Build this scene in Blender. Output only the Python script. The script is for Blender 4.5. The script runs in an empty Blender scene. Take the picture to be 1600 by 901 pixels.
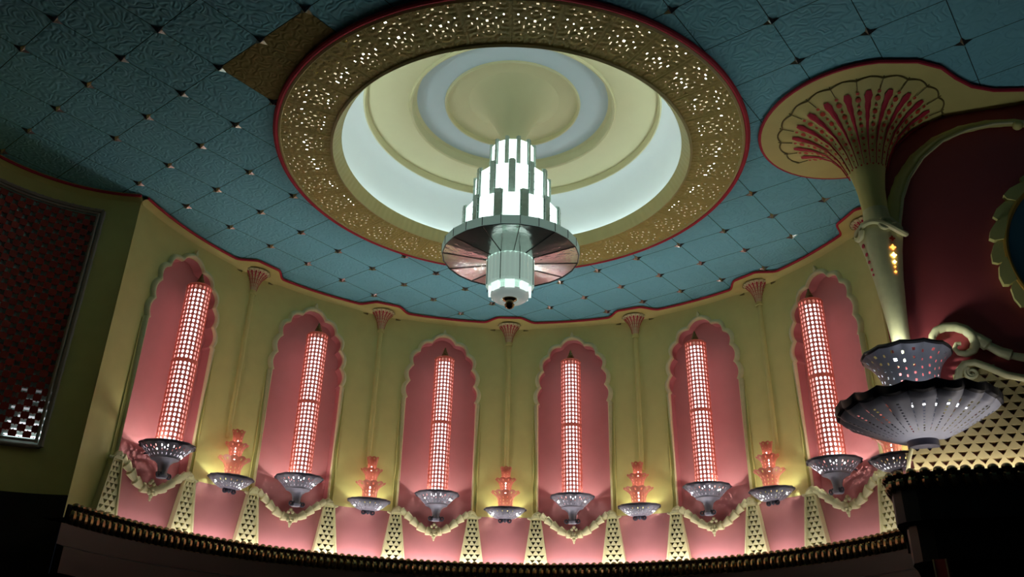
import bpy, math, random
from mathutils import Vector, Matrix, Euler
random.seed(7)
R = math.radians; sin = math.sin; cos = math.cos; PI = math.pi
sc = bpy.context.scene
col = sc.collection
U = 5.0          # metres per model unit (model unit = ceiling height above the camera)
Z0 = 1.6         # camera height in metres

# ------------------------------------------------------------------ camera
def setup_camera():
    cd = bpy.data.cameras.new('camera'); cam = bpy.data.objects.new('camera', cd); col.objects.link(cam)
    f = Vector((-0.00757102, 0.90129462, 0.4331405)).normalized()
    r = Vector((0.99981636, -0.00080289, 0.01914684)).normalized()
    u = r.cross(f).normalized(); r = f.cross(u).normalized()
    m = Matrix(((r.x, u.x, -f.x, 0), (r.y, u.y, -f.y, 0), (r.z, u.z, -f.z, Z0), (0, 0, 0, 1)))
    cam.matrix_world = m
    cd.sensor_fit = 'HORIZONTAL'; cd.sensor_width = 36.0; cd.lens = 36.0 * 1291.2 / 1600
    cd.clip_start = 0.05; cd.clip_end = 100
    sc.camera = cam
setup_camera()
# ------------------------------------------------------------------ world, exposure, light levels
w = bpy.data.worlds.new('world'); sc.world = w; w.use_nodes = True
w.node_tree.nodes['Background'].inputs[0].default_value = (0.6, 0.75, 1.0, 1)
w.node_tree.nodes['Background'].inputs[1].default_value = 0.004
sc.view_settings.view_transform = 'Standard'; sc.view_settings.look = 'None'
sc.view_settings.exposure = 0.0; sc.view_settings.gamma = 1.0
sc.view_settings.use_curve_mapping = False
sc.cycles.use_denoising = True
sc.cycles.max_bounces = 8
sc.cycles.sample_clamp_indirect = 4.0
E_CHAND = 2.1     # glass panels of the chandelier
E_CHAND_LOW = 1.1
E_ROD = 2.6      # fluorescent rods in the pierced columns
E_CUP = 700.0      # lamps sitting in the niche cups
E_PCUP = 330.0     # lamps sitting in the pier cups
E_COVE = 36.0      # tube lighting behind the bead cornice
E_RING = 9.0     # neon rings above the pierced band
E_URN = 190.0      # lamp in the large two-tier cup
E_DOME = 8.0      # tube in the trough of the light well
E_BALC = 20.0      # tube lighting behind the balcony beads

# ------------------------------------------------------------------ materials
def new_mat(name):
    m = bpy.data.materials.new(name); m.use_nodes = True
    return m, m.node_tree, m.node_tree.nodes['Principled BSDF']
def mat(name, c, rough=.6, metal=0., noise=.08, scale=6., bump=0., bscale=40., coat=0.):
    m, nt, b = new_mat(name)
    b.inputs['Roughness'].default_value = rough; b.inputs['Metallic'].default_value = metal
    if coat: b.inputs['Coat Weight'].default_value = coat
    tc = nt.nodes.new('ShaderNodeTexCoord')
    if noise:
        n = nt.nodes.new('ShaderNodeTexNoise'); n.inputs['Scale'].default_value = scale; n.inputs['Detail'].default_value = 4
        nt.links.new(tc.outputs['Object'], n.inputs['Vector'])
        mx = nt.nodes.new('ShaderNodeMix'); mx.data_type = 'RGBA'
        mx.inputs[6].default_value = (*[v * (1 - noise) for v in c], 1); mx.inputs[7].default_value = (*[min(1, v * (1 + noise)) for v in c], 1)
        nt.links.new(n.outputs['Fac'], mx.inputs[0]); nt.links.new(mx.outputs[2], b.inputs['Base Color'])
    else: b.inputs['Base Color'].default_value = (*c, 1)
    if bump:
        n2 = nt.nodes.new('ShaderNodeTexNoise'); n2.inputs['Scale'].default_value = bscale; n2.inputs['Detail'].default_value = 3
        nt.links.new(tc.outputs['Object'], n2.inputs['Vector'])
        bp = nt.nodes.new('ShaderNodeBump'); bp.inputs['Strength'].default_value = bump; bp.inputs['Distance'].default_value = .01
        nt.links.new(n2.outputs['Fac'], bp.inputs['Height']); nt.links.new(bp.outputs['Normal'], b.inputs['Normal'])
    return m
def emis(name, c, s, base=(.8, .8, .8), rough=.4):
    m, nt, b = new_mat(name)
    b.inputs['Base Color'].default_value = (*base, 1); b.inputs['Roughness'].default_value = rough
    b.inputs['Emission Color'].default_value = (*c, 1); b.inputs['Emission Strength'].default_value = s
    return m
def translucent(name, c, frac=.4, rough=.4):
    m, nt, b = new_mat(name)
    b.inputs['Base Color'].default_value = (*c, 1); b.inputs['Roughness'].default_value = rough
    t = nt.nodes.new('ShaderNodeBsdfTranslucent'); t.inputs['Color'].default_value = (*c, 1)
    mx = nt.nodes.new('ShaderNodeMixShader'); mx.inputs[0].default_value = frac
    nt.links.new(b.outputs[0], mx.inputs[1]); nt.links.new(t.outputs[0], mx.inputs[2])
    nt.links.new(mx.outputs[0], nt.nodes['Material Output'].inputs['Surface'])
    return m
GRID = dict(ox=-0.5493, oy=1.1785, g=0.1203, phi=0.6608)
def vermicelli(name, c, tiles=True):
    """painted plaster with a worm-track relief, cut into square tiles by fine seams"""
    m, nt, b = new_mat(name); N = nt.nodes; L = nt.links
    b.inputs['Roughness'].default_value = .85; b.inputs['Specular IOR Level'].default_value = .08
    tc = N.new('ShaderNodeTexCoord')
    def math_(op, a, bb=None, cc=None):
        n = N.new('ShaderNodeMath'); n.operation = op
        for i, v in enumerate((a, bb, cc)):
            if v is None: continue
            if isinstance(v, (int, float)): n.inputs[i].default_value = v
            else: L.new(v, n.inputs[i])
        return n.outputs[0]
    n1 = N.new('ShaderNodeTexNoise'); n1.inputs['Scale'].default_value = 12.0; n1.inputs['Detail'].default_value = 0.0; n1.inputs['Distortion'].default_value = .35
    L.new(tc.outputs['Object'], n1.inputs['Vector'])
    s1 = math_('SINE', math_('MULTIPLY', n1.outputs['Fac'], 20.0))
    hgt = math_('MULTIPLY', s1, .5)
    if tiles:
        sx = N.new('ShaderNodeSeparateXYZ'); L.new(tc.outputs['Object'], sx.inputs[0])
        g = GRID; ca, sa = cos(g['phi']), sin(g['phi'])
        X = math_('SUBTRACT', sx.outputs[0], g['ox'] * U); Y = math_('SUBTRACT', sx.outputs[1], g['oy'] * U)
        def line(ax, ay):
            d = math_('DIVIDE', math_('ADD', math_('MULTIPLY', X, ax), math_('MULTIPLY', Y, ay)), g['g'] * U)
            fr = math_('ABSOLUTE', math_('SUBTRACT', math_('FRACT', math_('ADD', d, .5)), .5))
            return math_('LESS_THAN', fr, .0065)
        ln = math_('MAXIMUM', line(-ca, sa), line(sa, ca))
        hgt = math_('SUBTRACT', hgt, math_('MULTIPLY', ln, 1.2))
        mx = N.new('ShaderNodeMix'); mx.data_type = 'RGBA'
        mx.inputs[6].default_value = (*c, 1); mx.inputs[7].default_value = (c[0] * .12, c[1] * .12, c[2] * .12, 1)
        L.new(ln, mx.inputs[0]); L.new(mx.outputs[2], b.inputs['Base Color'])
    else:
        b.inputs['Base Color'].default_value = (*c, 1)
    bp = N.new('ShaderNodeBump'); bp.inputs['Strength'].default_value = .6; bp.inputs['Distance'].default_value = .010
    L.new(hgt, bp.inputs['Height']); L.new(bp.outputs['Normal'], b.inputs['Normal'])
    return m

def liner_mat():
    m, nt, b = new_mat('frosted_pink_liner'); N = nt.nodes; L = nt.links
    b.inputs['Base Color'].default_value = (.9, .6, .55, 1); b.inputs['Emission Color'].default_value = (1., .50, .44, 1); b.inputs['Emission Strength'].default_value = .62
    t = N.new('ShaderNodeBsdfTransparent'); mx = N.new('ShaderNodeMixShader'); mx.inputs[0].default_value = .38
    L.new(t.outputs[0], mx.inputs[1]); L.new(b.outputs[0], mx.inputs[2]); L.new(mx.outputs[0], N['Material Output'].inputs['Surface'])
    return m
M = dict(
    liner=liner_mat(),
    yellow=mat('yellow_plaster', (.70, .64, .225), .6, bump=.1, bscale=14),
    pink=mat('pink_plaster', (.56, .215, .215), .6, bump=.06, bscale=9),
    redwall=mat('deep_red_plaster', (.42, .07, .075), .6),
    cream=mat('cream_plaster', (.72, .68, .37), .5, noise=.1, scale=20),
    gold=mat('olive_gold_plaster', (.48, .40, .10), .55, noise=.15, scale=14, bump=.8, bscale=45),
    goldlip=mat('pale_gold_plaster', (.58, .52, .22), .5),
    blue=vermicelli('blue_ceiling_plaster', (.235, .62, .74)),
    olive=vermicelli('olive_tile_plaster', (.30, .26, .10), False),
    red=mat('crimson_paint', (.50, .015, .045), .7),
    orange=mat('orange_red_paint', (.62, .05, .02), .5),
    white=mat('white_plaster', (.74, .80, .78), .6, noise=.02),
    paleblue=mat('pale_blue_plaster', (.55, .66, .70), .6, noise=.02),
    paleyellow=mat('pale_yellow_plaster', (.70, .66, .38), .6, noise=.03),
    grey=mat('slate_grey_metal', (.25, .26, .31), .45, metal=.1, noise=.15, scale=30),
    rimshade=mat('backlit_black_rim', (.018, .018, .026), .5),  # backlit shade of the bowl lamp's rims put into the colour
    urngrey=mat('pale_slate_metal', (.38, .40, .48), .45, metal=.1, noise=.1, scale=20),
    darkgrey=mat('dark_grey_metal', (.09, .09, .12), .4, metal=.2),
    bronze=mat('dark_bronze', (.36, .27, .13), .17, metal=.9, noise=.2, scale=20),
    capbronze=mat('cap_bronze', (.22, .15, .05), .35, metal=.6),
    wood=mat('dark_brown_wood', (.014, .006, .004), .5),
    black=mat('black_brown_paint', (.010, .006, .005), .6),
    copper=translucent('salmon_copper', (.62, .17, .12), .12),
    copper2=translucent('salmon_shade', (.74, .27, .18), .25),
    star=mat('star_metal', (.46, .45, .42), .22, metal=.9, noise=.4, scale=3),
    chamber=mat('chamber_grey', (.36, .33, .26), .7),
    postglass=mat('ribbed_green_glass', (.48, .60, .53), .2, metal=.15, noise=.25, scale=25),
    mirror=mat('patterned_mirror', (.72, .80, .76), .14, metal=.72, noise=.12, scale=18, bump=.2, bscale=16),
    lead=mat('black_lead', (.01, .01, .01), .4),
    chrome=mat('chrome', (.80, .84, .80), .2, metal=.15, noise=0),
    rimglass=emis('frosted_rim_glass', (.55, .85, .74), .16, (.45, .58, .53), .3),
    panel=emis('lit_white_glass', (.80, 1.0, .96), E_CHAND),
    hubglass=emis('lit_hub_glass', (.72, 1.0, .86), .33, (.6, .75, .68), .18),
    skirt=emis('lit_skirt_glass', (.82, 1.0, .93), E_CHAND_LOW, (.7, .8, .75), .2),
    rod=emis('fluorescent_rod', (.96, .93, 1.0), E_ROD),
    cupbulb=emis('cup_bulb', (1.0, .95, .88), E_CUP),
    piercup=emis('pier_cup_bulb', (.95, 1.0, .82), E_PCUP),
    covetube=emis('cornice_tube', (1.0, .90, .95), E_COVE),
    ringneon=emis('ring_neon', (1.0, .98, .92), E_RING),
    urnbulb=emis('urn_bulb', (.93, 1.0, .95), E_URN),
    domeneon=emis('dome_neon', (.86, .96, 1.0), E_DOME),
    balctube=emis('balcony_tube', (1.0, .92, .9), E_BALC),
    amber=emis('amber_lamp', (1.0, .42, .08), 2.2, (.8, .3, .05)),
    amberhot=emis('amber_lamp_hot', (1.0, .72, .25), 5.0, (.8, .5, .1)),
    panelframe=mat('dusty_pink_grey_frame', (.36, .29, .25), .5),
    lattice_red=mat('dark_red_lattice', (.34, .035, .02), .4),
    teal=mat('teal_grey_backing', (.40, .58, .52), .35, noise=.3, scale=8),
    blueglass=mat('dark_blue_glass', (.06, .16, .24), .15, noise=.2, scale=4, coat=.5),
    biglat=mat('tan_lattice_plaster', (.56, .47, .22), .5),
)

# ------------------------------------------------------------------ mesh helpers
class MB:
    def __init__(self): self.v = []; self.f = []; self.mi = []
    def add(self, verts, faces, mi=0):
        o = len(self.v); self.v += [tuple(p) for p in verts]
        self.f += [tuple(i + o for i in f) for f in faces]; self.mi += [mi] * len(faces); return self
    def grid(self, fn, nu, nv, closed=False, skip=None, mi=0):
        vs = [fn(i / nu, j / nv) for j in range(nv + 1) for i in range(nu + (0 if closed else 1))]
        wv = nu if closed else nu + 1
        fs = []
        for j in range(nv):
            for i in range(nu):
                if skip and skip(i, j): continue
                a = j * wv + i; b = j * wv + (i + 1) % wv
                fs.append((a, b, b + wv, a + wv))
        return self.add(vs, fs, mi)
    def lathe(self, prof, n=32, a0=0, a1=2 * PI, c=(0, 0, 0), sq=(1, 1), wob=None, skip=None, mi=0):
        closed = abs(a1 - a0 - 2 * PI) < 1e-6
        m = len(prof) - 1
        def fn(u, v):
            k = v * m; i = min(m, int(round(k))); r, z = prof[i]; a = a0 + (a1 - a0) * u
            if wob: r, z = wob(r, z, a, i)
            return (c[0] + r * cos(a) * sq[0], c[1] + r * sin(a) * sq[1], c[2] + z)
        return self.grid(fn, n, m, closed, skip, mi)
    def tube(self, pts, rad, n=8, sq=1., up=None, mi=0, caps=True):
        pts = [Vector(p) for p in pts]; k = len(pts)
        rad = rad if isinstance(rad, (list, tuple)) else [rad] * k
        vs = []; fs = []; prev = None
        for i, p in enumerate(pts):
            d = (pts[min(i + 1, k - 1)] - pts[max(i - 1, 0)])
            if d.length < 1e-9: d = Vector((0, 0, 1))
            d.normalize()
            if up is not None: a = Vector(up)
            else: a = prev if prev is not None else (Vector((0, 0, 1)) if abs(d.z) < .9 else Vector((0, 1, 0)))
            s = d.cross(a)
            if s.length < 1e-6: s = d.cross(Vector((1, .1, 0)))
            s.normalize(); t = s.cross(d).normalized(); prev = t
            for j in range(n):
                q = 2 * PI * j / n
                vs.append(p + s * cos(q) * rad[i] + t * sin(q) * rad[i] * sq)
        for i in range(k - 1):
            for j in range(n):
                fs.append((i * n + j, i * n + (j + 1) % n, (i + 1) * n + (j + 1) % n, (i + 1) * n + j))
        if caps:
            fs.append(tuple(range(n))[::-1]); fs.append(tuple((k - 1) * n + j for j in range(n)))
        return self.add(vs, fs, mi)
    def box(self, c, s, rz=0, mi=0):
        vs = []
        for dx in (-1, 1):
            for dy in (-1, 1):
                for dz in (-1, 1):
                    x, y = dx * s[0] / 2, dy * s[1] / 2
                    vs.append((c[0] + x * cos(rz) - y * sin(rz), c[1] + x * sin(rz) + y * cos(rz), c[2] + dz * s[2] / 2))
        return self.add(vs, [(0, 1, 3, 2), (4, 6, 7, 5), (0, 4, 5, 1), (2, 3, 7, 6), (0, 2, 6, 4), (1, 5, 7, 3)], mi)
    def ball(self, c, r, nu=12, nv=8, sc_=(1, 1, 1), mi=0):
        def fn(u, v):
            a = 2 * PI * u; b = PI * (v - .5) * .998
            return (c[0] + r * sc_[0] * cos(a) * cos(b), c[1] + r * sc_[1] * sin(a) * cos(b), c[2] + r * sc_[2] * sin(b))
        return self.grid(fn, nu, nv, True, mi=mi)
    def prism(self, poly, fn, d0, d1, mi=0):
        """polygon (s,z) extruded between offsets d0 and d1 through mapping fn(s,z,d)"""
        n = len(poly); vs = [fn(s, z, d0) for s, z in poly] + [fn(s, z, d1) for s, z in poly]
        fs = [tuple(range(n)), tuple(range(n, 2 * n))[::-1]] + [(i, (i + 1) % n, n + (i + 1) % n, n + i) for i in range(n)]
        return self.add(vs, fs, mi)
    def build(self, name, material, parent=None, smooth=True, angle=40):
        me = bpy.data.meshes.new(name)
        me.from_pydata([(p[0] * U, p[1] * U, p[2] * U) for p in self.v], [], self.f)
        ms = material if isinstance(material, (list, tuple)) else [material]
        for m in ms: me.materials.append(m)
        if len(ms) > 1: me.polygons.foreach_set('material_index', self.mi)
        me.validate()
        import bmesh
        bm = bmesh.new(); bm.from_mesh(me)
        bmesh.ops.remove_doubles(bm, verts=bm.verts, dist=1e-5)
        bmesh.ops.recalc_face_normals(bm, faces=bm.faces)
        bm.to_mesh(me); bm.free()
        if smooth:
            me.shade_smooth()
            me.set_sharp_from_angle(angle=R(angle))
        o = bpy.data.objects.new(name, me); col.objects.link(o)
        if parent is not None: o.parent = parent
        return o
def tag(o, label=None, cat=None, group=None, kind=None):
    if label: o['label'] = label
    if cat: o['category'] = cat
    if group: o['group'] = group
    if kind: o['kind'] = kind
    return o
def empty(name, loc, rz=0.):
    o = bpy.data.objects.new(name, None); col.objects.link(o)
    o.empty_display_size = .1
    o.location = (loc[0] * U, loc[1] * U, Z0 + loc[2] * U); o.rotation_euler = (0, 0, rz)
    return o
def copy_tree(o, parent=None):
    c = o.copy(); col.objects.link(c)
    if parent is not None: c.parent = parent
    for ch in [x for x in all_children(o)]: copy_tree(ch, c)
    return c
def all_children(o): return [x for x in col.objects if x.parent == o]
def world_obj(o):                       # top-level meshes are modelled about the camera foot: lift by Z0
    o.location = (0, 0, Z0); return o

CX, CY = -0.025, 1.468          # centre of the rotunda
RW = 0.86                       # wall radius
NA = [-65.7, -39.6, -13.1, 12.8, 38.7, 63.9]      # niche angles
PA = [-52.6, -26.0, 0.0, 25.6, 51.2, 76.4]        # pier angles
def pol(r, a, z): return (CX + r * sin(R(a)), CY + r * cos(R(a)), z)
def bay(name, r, a, z): return empty(name, pol(r, a, z), -R(a))
def curv(r0, z0):
    """local mapping for things set on the round wall; origin at radius r0, height z0"""
    def fn(s, z, out=0.):
        rr = RW + out; return (rr * sin(s / RW), rr * cos(s / RW) - r0, z - z0)
    return fn
def lerp(a, b, t): return a + (b - a) * t
def interp(tab, x):
    if x <= tab[0][0]: return tab[0][1]
    for (x0, y0), (x1, y1) in zip(tab, tab[1:]):
        if x <= x1: return y0 + (y1 - y0) * (x - x0) / (x1 - x0)
    return tab[-1][1]

# niche outline: cusps of the lobed arch as (half width, height)
CUSPS = [(.0975, .742), (.0925, .792), (.0850, .841), (.0685, .886), (.0345, .917), (0.0, .9415)]
def lobe_pts(p0, p1, bulge, n=8):
    (x0, z0), (x1, z1) = p0, p1; dx, dz = x1 - x0, z1 - z0; L = math.hypot(dx, dz)
    nx, nz = dz / L, -dx / L                      # outward (away from the niche)
    return [(x0 + dx * t + nx * bulge * 4 * t * (1 - t), z0 + dz * t + nz * bulge * 4 * t * (1 - t)) for t in [i / n for i in range(n + 1)]]
ARCH = [(.1005, .372), (.1015, .55), (.1020, .738), (.0975, .742)]
for i, b in enumerate((.0095, .0105, .0120, .0120, .0060)):
    ARCH += lobe_pts(CUSPS[i], CUSPS[i + 1], b, 10)[1:]
# monotone half-width table
ARCHW = []
for x, z in ARCH:
    if not ARCHW or z > ARCHW[-1][1] + 1e-5: ARCHW.append((x, z))
def half_w(z):
    return interp([(zz, xx) for xx, zz in ARCHW], z)

# ------------------------------------------------------------------ the room: walls
def border_r(a):
    r = .8455
    for p in PA:
        d = abs(a - p) / 5.4
        if d < 1:
            t = min(1., (1 - d) / .62); r -= .040 * t * t * (3 - 2 * t)
    return r
A_L, A_R = -79.3, 97.0
Z_DADO = .418
def build_apse():
    mb = MB()
    zt = 1.0
    edges = [A_L] + [(NA[i] + NA[i + 1]) / 2 for i in range(5)] + [(NA[5] + 12.9)]
    zs = [Z_DADO] + [z for x, z in ARCHW if z > Z_DADO + .001] + [.96, .98, zt]
    zs = sorted(set([Z_DADO, .5, .6, .68] + zs))
    for k, na in enumerate(NA):
        for side, eb in ((-1, edges[k]), (1, edges[k + 1])):
            def fn(u, v, side=side, eb=eb, na=na):
                z = zs[int(round(v * (len(zs) - 1)))]
                w = half_w(z) if z < .9395 else 0.
                a0 = na + side * math.degrees(w / RW); a = lerp(a0, eb, u)
                return pol(RW, a, z)
            mb.grid(fn, 10, len(zs) - 1, mi=0)
        # reveal
        for side in (-1, 1):
            def fr(u, v, side=side, na=na):
                x, z = ARCHW[int(round(v * (len(ARCHW) - 1)))]
                return pol(RW + .028 * u, na + side * math.degrees(x / RW), z)
            mb.grid(fr, 2, len(ARCHW) - 1, mi=1)
        # niche back
        mb.grid(lambda u, v, na=na: pol(RW + .028, na - 7.3 + 14.6 * u, lerp(.36, .95, v)), 12, 6, mi=1)
        # ledge under the niche
        mb.grid(lambda u, v, na=na: pol(RW + .03 * v, na - 7.2 + 14.4 * u, .378), 10, 1, mi=1)
    mb.grid(lambda u, v: pol(RW, lerp(NA[5] + 12.9, A_R, u), lerp(Z_DADO, zt, v)), 10, 4, mi=0)
    # dado below: pink, its head hidden behind the swags
    def dtop(a):
        for na in NA:
            s = abs(a - na) * PI / 180 * RW
            if s < .1: return .376 + .042 * (s / .1) ** 2
        return Z_DADO
    mb.grid(lambda u, v: pol(RW, lerp(-71.8, A_R, u), lerp(.24, dtop(lerp(-71.8, A_R, u)), v)), 200, 3, mi=1)
    mb.grid(lambda u, v: pol(RW, lerp(A_L, -71.8, u), lerp(.24, Z_DADO, v)), 6, 3, mi=0)
    o = world_obj(mb.build('wall_back', [M['yellow'], M['pink']])); tag(o, 'curved yellow plaster wall with six pink lobed niches', kind='structure')
build_apse()
# lower part of the round wall, below the cornice, and the floor
mb = MB(); mb.lathe([(.80, .252), (.80, .215), (.785, .21), (.785, .165), (.83, .16), (.83, -.32)], 96, R(90 - A_R), R(90 + 85), c=(CX, CY, 0))
o = world_obj(mb.build('wall_lower', M['wood'])); tag(o, 'dark brown wall under the bead cornice', kind='structure')
mb = MB(); mb.lathe([(.801, .2535), (.8035, .2505), (.801, .2475)], 96, R(90 - 70), R(90 + 70), c=(CX, CY, 0))
mb.lathe([(.79, .2), (.793, .197), (.79, .194)], 96, R(90 - 70), R(90 + 70), c=(CX, CY, 0))
o = world_obj(mb.build('trim_1', mat('dull_gold_line', (.22, .16, .05), .4))); tag(o, kind='structure')
mb = MB(); mb.box((-.05, .9, -.325), (3.4, 3.0, .01)); o = world_obj(mb.build('floor', M['wood'], smooth=False)); tag(o, kind='structure')

# left wall: round bay, ochre in shade, dark below
LC = (-.854, 1.324); LR = .305
def lpol(r, a, z): return (LC[0] + r * sin(R(a)), LC[1] + r * cos(R(a)), z)
mb = MB(); mb.grid(lambda u, v: lpol(LR, lerp(-3, -150, u), lerp(.318, 1.0, v)), 48, 3)
o = world_obj(mb.build('wall_left', M['yellow'])); tag(o, 'ochre curved wall left of the rotunda', kind='structure')
mb = MB(); mb.grid(lambda u, v: lpol(LR - .004 * (v > .02), lerp(-3, -150, u), lerp(-.32, .318, v)), 48, 3); mb.grid(lambda u, v: lpol(LR, lerp(8, -3, u), lerp(-.32, .24, v)), 4, 2)
o = world_obj(mb.build('baseboard_left', M['black'])); tag(o, kind='structure')

# right wall plane
RA = Vector((.66, 1.322)); RT = Vector((.95108507, -.30892909)); RN = Vector((.30892909, .95108507))
def rw(t, z, out=0.):            # out: towards the room
    p = RA + RT * t - RN * out; return (p.x, p.y, z)
mb = MB(); mb.grid(lambda u, v: rw(lerp(-.012, .9, u), lerp(.2, .999, v)), 4, 4)
mb.grid(lambda u, v: rw(.9 * u, lerp(.2, .999, v), -.12), 2, 2)
o = world_obj(mb.build('wall_right', M['redwall']))
mb = MB(); mb.grid(lambda u, v: rw(lerp(-.012, .9, u), lerp(-.32, .2, v)), 4, 4); o2 = world_obj(mb.build('baseboard_right', M['black'])); tag(o2, kind='structure'); tag(o, 'deep red wall behind the balcony', kind='structure')

# ------------------------------------------------------------------ ceiling
RC_ = (-0.0197, 1.4715)          # centre of the light well
RO, RI = .4885, .3665
def cpol(r, a, z): return (RC_[0] + r * sin(R(a)), RC_[1] + r * cos(R(a)), z)
def build_ceiling():
    root = empty('ceiling', (0, 0, 0)); tag(root, 'blue tiled ceiling with a round light well', kind='structure')
    mb = MB()
    def fn(u, v):
        a = -180 + 360 * u
        ro = .865 if abs(a) < 76 else 1.75
        if 76 <= abs(a) < 82: ro = lerp(.865, 1.75, (abs(a) - 76) / 6)
        return cpol(lerp(RO - .012, ro, v), a, 1.0)
    mb.grid(fn, 240, 6, True)
    mb.build('tile_field', M['blue'], root)
    # light well
    mb = MB(); mb.lathe([(.357, 1.0135), (.3625, 1.016), (.3635, 1.004), (.384, 1.004), (.387, 1.012)] + [(.3216 + .0665 * cos(PI / 2 * k / 14), 1.022 + .102 * sin(PI / 2 * k / 14)) for k in range(15)], 96, c=(RC_[0], RC_[1], 0))
    mb.build('cove_bowl', M['white'], root)
    mb = MB(); mb.tube([(RC_[0] + .376 * sin(2 * PI * k / 120), RC_[1] + .376 * cos(2 * PI * k / 120), 1.0105) for k in range(121)], .003, 8, caps=False); mb.build('well_tube', M['domeneon'], root)
    mb = MB(); mb.lathe([(.3216, 1.118), (.3216, 1.134), (.224, 1.134)], 96, c=(RC_[0], RC_[1], 0))
    mb.lathe([(.3235, 1.124), (.3225, 1.119), (.3195, 1.118), (.317, 1.122), (.316, 1.134)], 96, c=(RC_[0], RC_[1], 0))
    mb.build('well_ring', M['paleyellow'], root)
    mb = MB(); mb.lathe([(.226, 1.134), (.2235, 1.128), (.2195, 1.130), (.2175, 1.150), (.21, 1.153)], 96, c=(RC_[0], RC_[1], 0))
    mb.build('step_molding', M['paleyellow'], root)
    mb = MB(); mb.lathe([(.22, 1.153), (.148, 1.153)], 96, c=(RC_[0], RC_[1], 0)); mb.build('pale_ring', M['paleblue'], root)
    mb = MB(); mb.lathe([(.1495, 1.153), (.1475, 1.148), (.1445, 1.149), (.143, 1.158), (.10, 1.163), (.0, 1.165)], 96, c=(RC_[0], RC_[1], 0)); mb.build('centre_disc', M['paleyellow'], root)
    # lighting chamber above the pierced band
    mb = MB(); mb.lathe([(.3655, 1.002), (.3875, 1.0025), (.391, 1.04), (.395, 1.062), (.485, 1.055), (RO + .002, 1.0)], 96, c=(RC_[0], RC_[1], 0)); mb.build('lamp_chamber', M['chamber'], root)
    for o in all_children(root): o.location = (0, 0, 0)
    return root
build_ceiling()
# yellow cove between ceiling field and round wall, with its red edge
mb = MB()
def cove(u, v):
    a = lerp(-79.3, 84, u); rb = border_r(a)
    prof = [(0, .9995), (0, .9925), (.25, .9915), (.55, .990), (.8, .985), (1, .9775)]
    f, z = prof[int(round(v * 5))]
    return pol(lerp(rb, RW + .002, f), a, z)
mb.grid(cove, 420, 5)
o = world_obj(mb.build('trim_2', M['yellow'])); tag(o, 'scalloped yellow cove round the blue ceiling', kind='structure')
mb = MB(); mb.tube([pol(border_r(a) - .001, a, .9945) for a in [lerp(-79.3, 84, i / 420) for i in range(421)]], .0032, 6)
o = world_obj(mb.build('trim_3', M['red'])); tag(o, 'thin red line along the scalloped cove', kind='structure')
# left cove
lb = [(-.883 + .012, 1.594 + .012), (-.883, 1.594), (-.942, 1.58), (-.975, 1.562), (-.999, 1.545), (-1.022, 1.52), (-1.043, 1.49), (-1.07, 1.46), (-1.10, 1.41), (-1.115, 1.34)]
lb = [lpol(LR - .014, a, 0)[:2] for a in [-2.5 - 4 * i for i in range(40)]]
mb = MB(); mb.grid(lambda u, v: (lambda i: (lerp(lb[i][0], lpol(LR + .003, -2.5 - 4 * i, 0)[0], max(0, v - .01)), lerp(lb[i][1], lpol(LR + .003, -2.5 - 4 * i, 0)[1], max(0, v - .01)), [.9995, .9925, .990, .979][int(round(v * 3))]))(int(round(u * 39))), 39, 3)
o = world_obj(mb.build('trim_4', M['yellow'])); tag(o, kind='structure')
mb = MB(); mb.tube([(x, y, .9945) for x, y in lb], .0032, 6); o = world_obj(mb.build('trim_5', M['red'])); tag(o, kind='structure')
# right soffit: round pad over the torch column running into the band over the red wall
BC = (.655, 1.310); BR = .184
blob = [(BC[0] + BR * sin(R(a)), BC[1] + BR * cos(R(a))) for a in range(28, -176, -6)] + [(.69, 1.127), (.738, 1.142), (.775, 1.168), (.815, 1.190), (.86, 1.2), (.917, 1.197), (1.0, 1.17), (1.15, 1.11)]
mb = MB()
back = [rw(1.15 - .3, 0)[:2]]
top = blob + [rw(.5, 0)[:2], rw(.28, 0)[:2], rw(0.05, 0)[:2], (.745, 1.44)]
n = len(top)
mb.prism(top, lambda s, z, d: (s, z, d), .9915, .9995)
o = world_obj(mb.build('trim_6', M['yellow'], smooth=False)); tag(o, 'yellow ceiling pad over the torch column', kind='structure')
mb = MB(); mb.tube([(x, y, .9945) for x, y in blob], .0036, 6); o = world_obj(mb.build('trim_7', M['red'])); tag(o, kind='structure')

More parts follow.
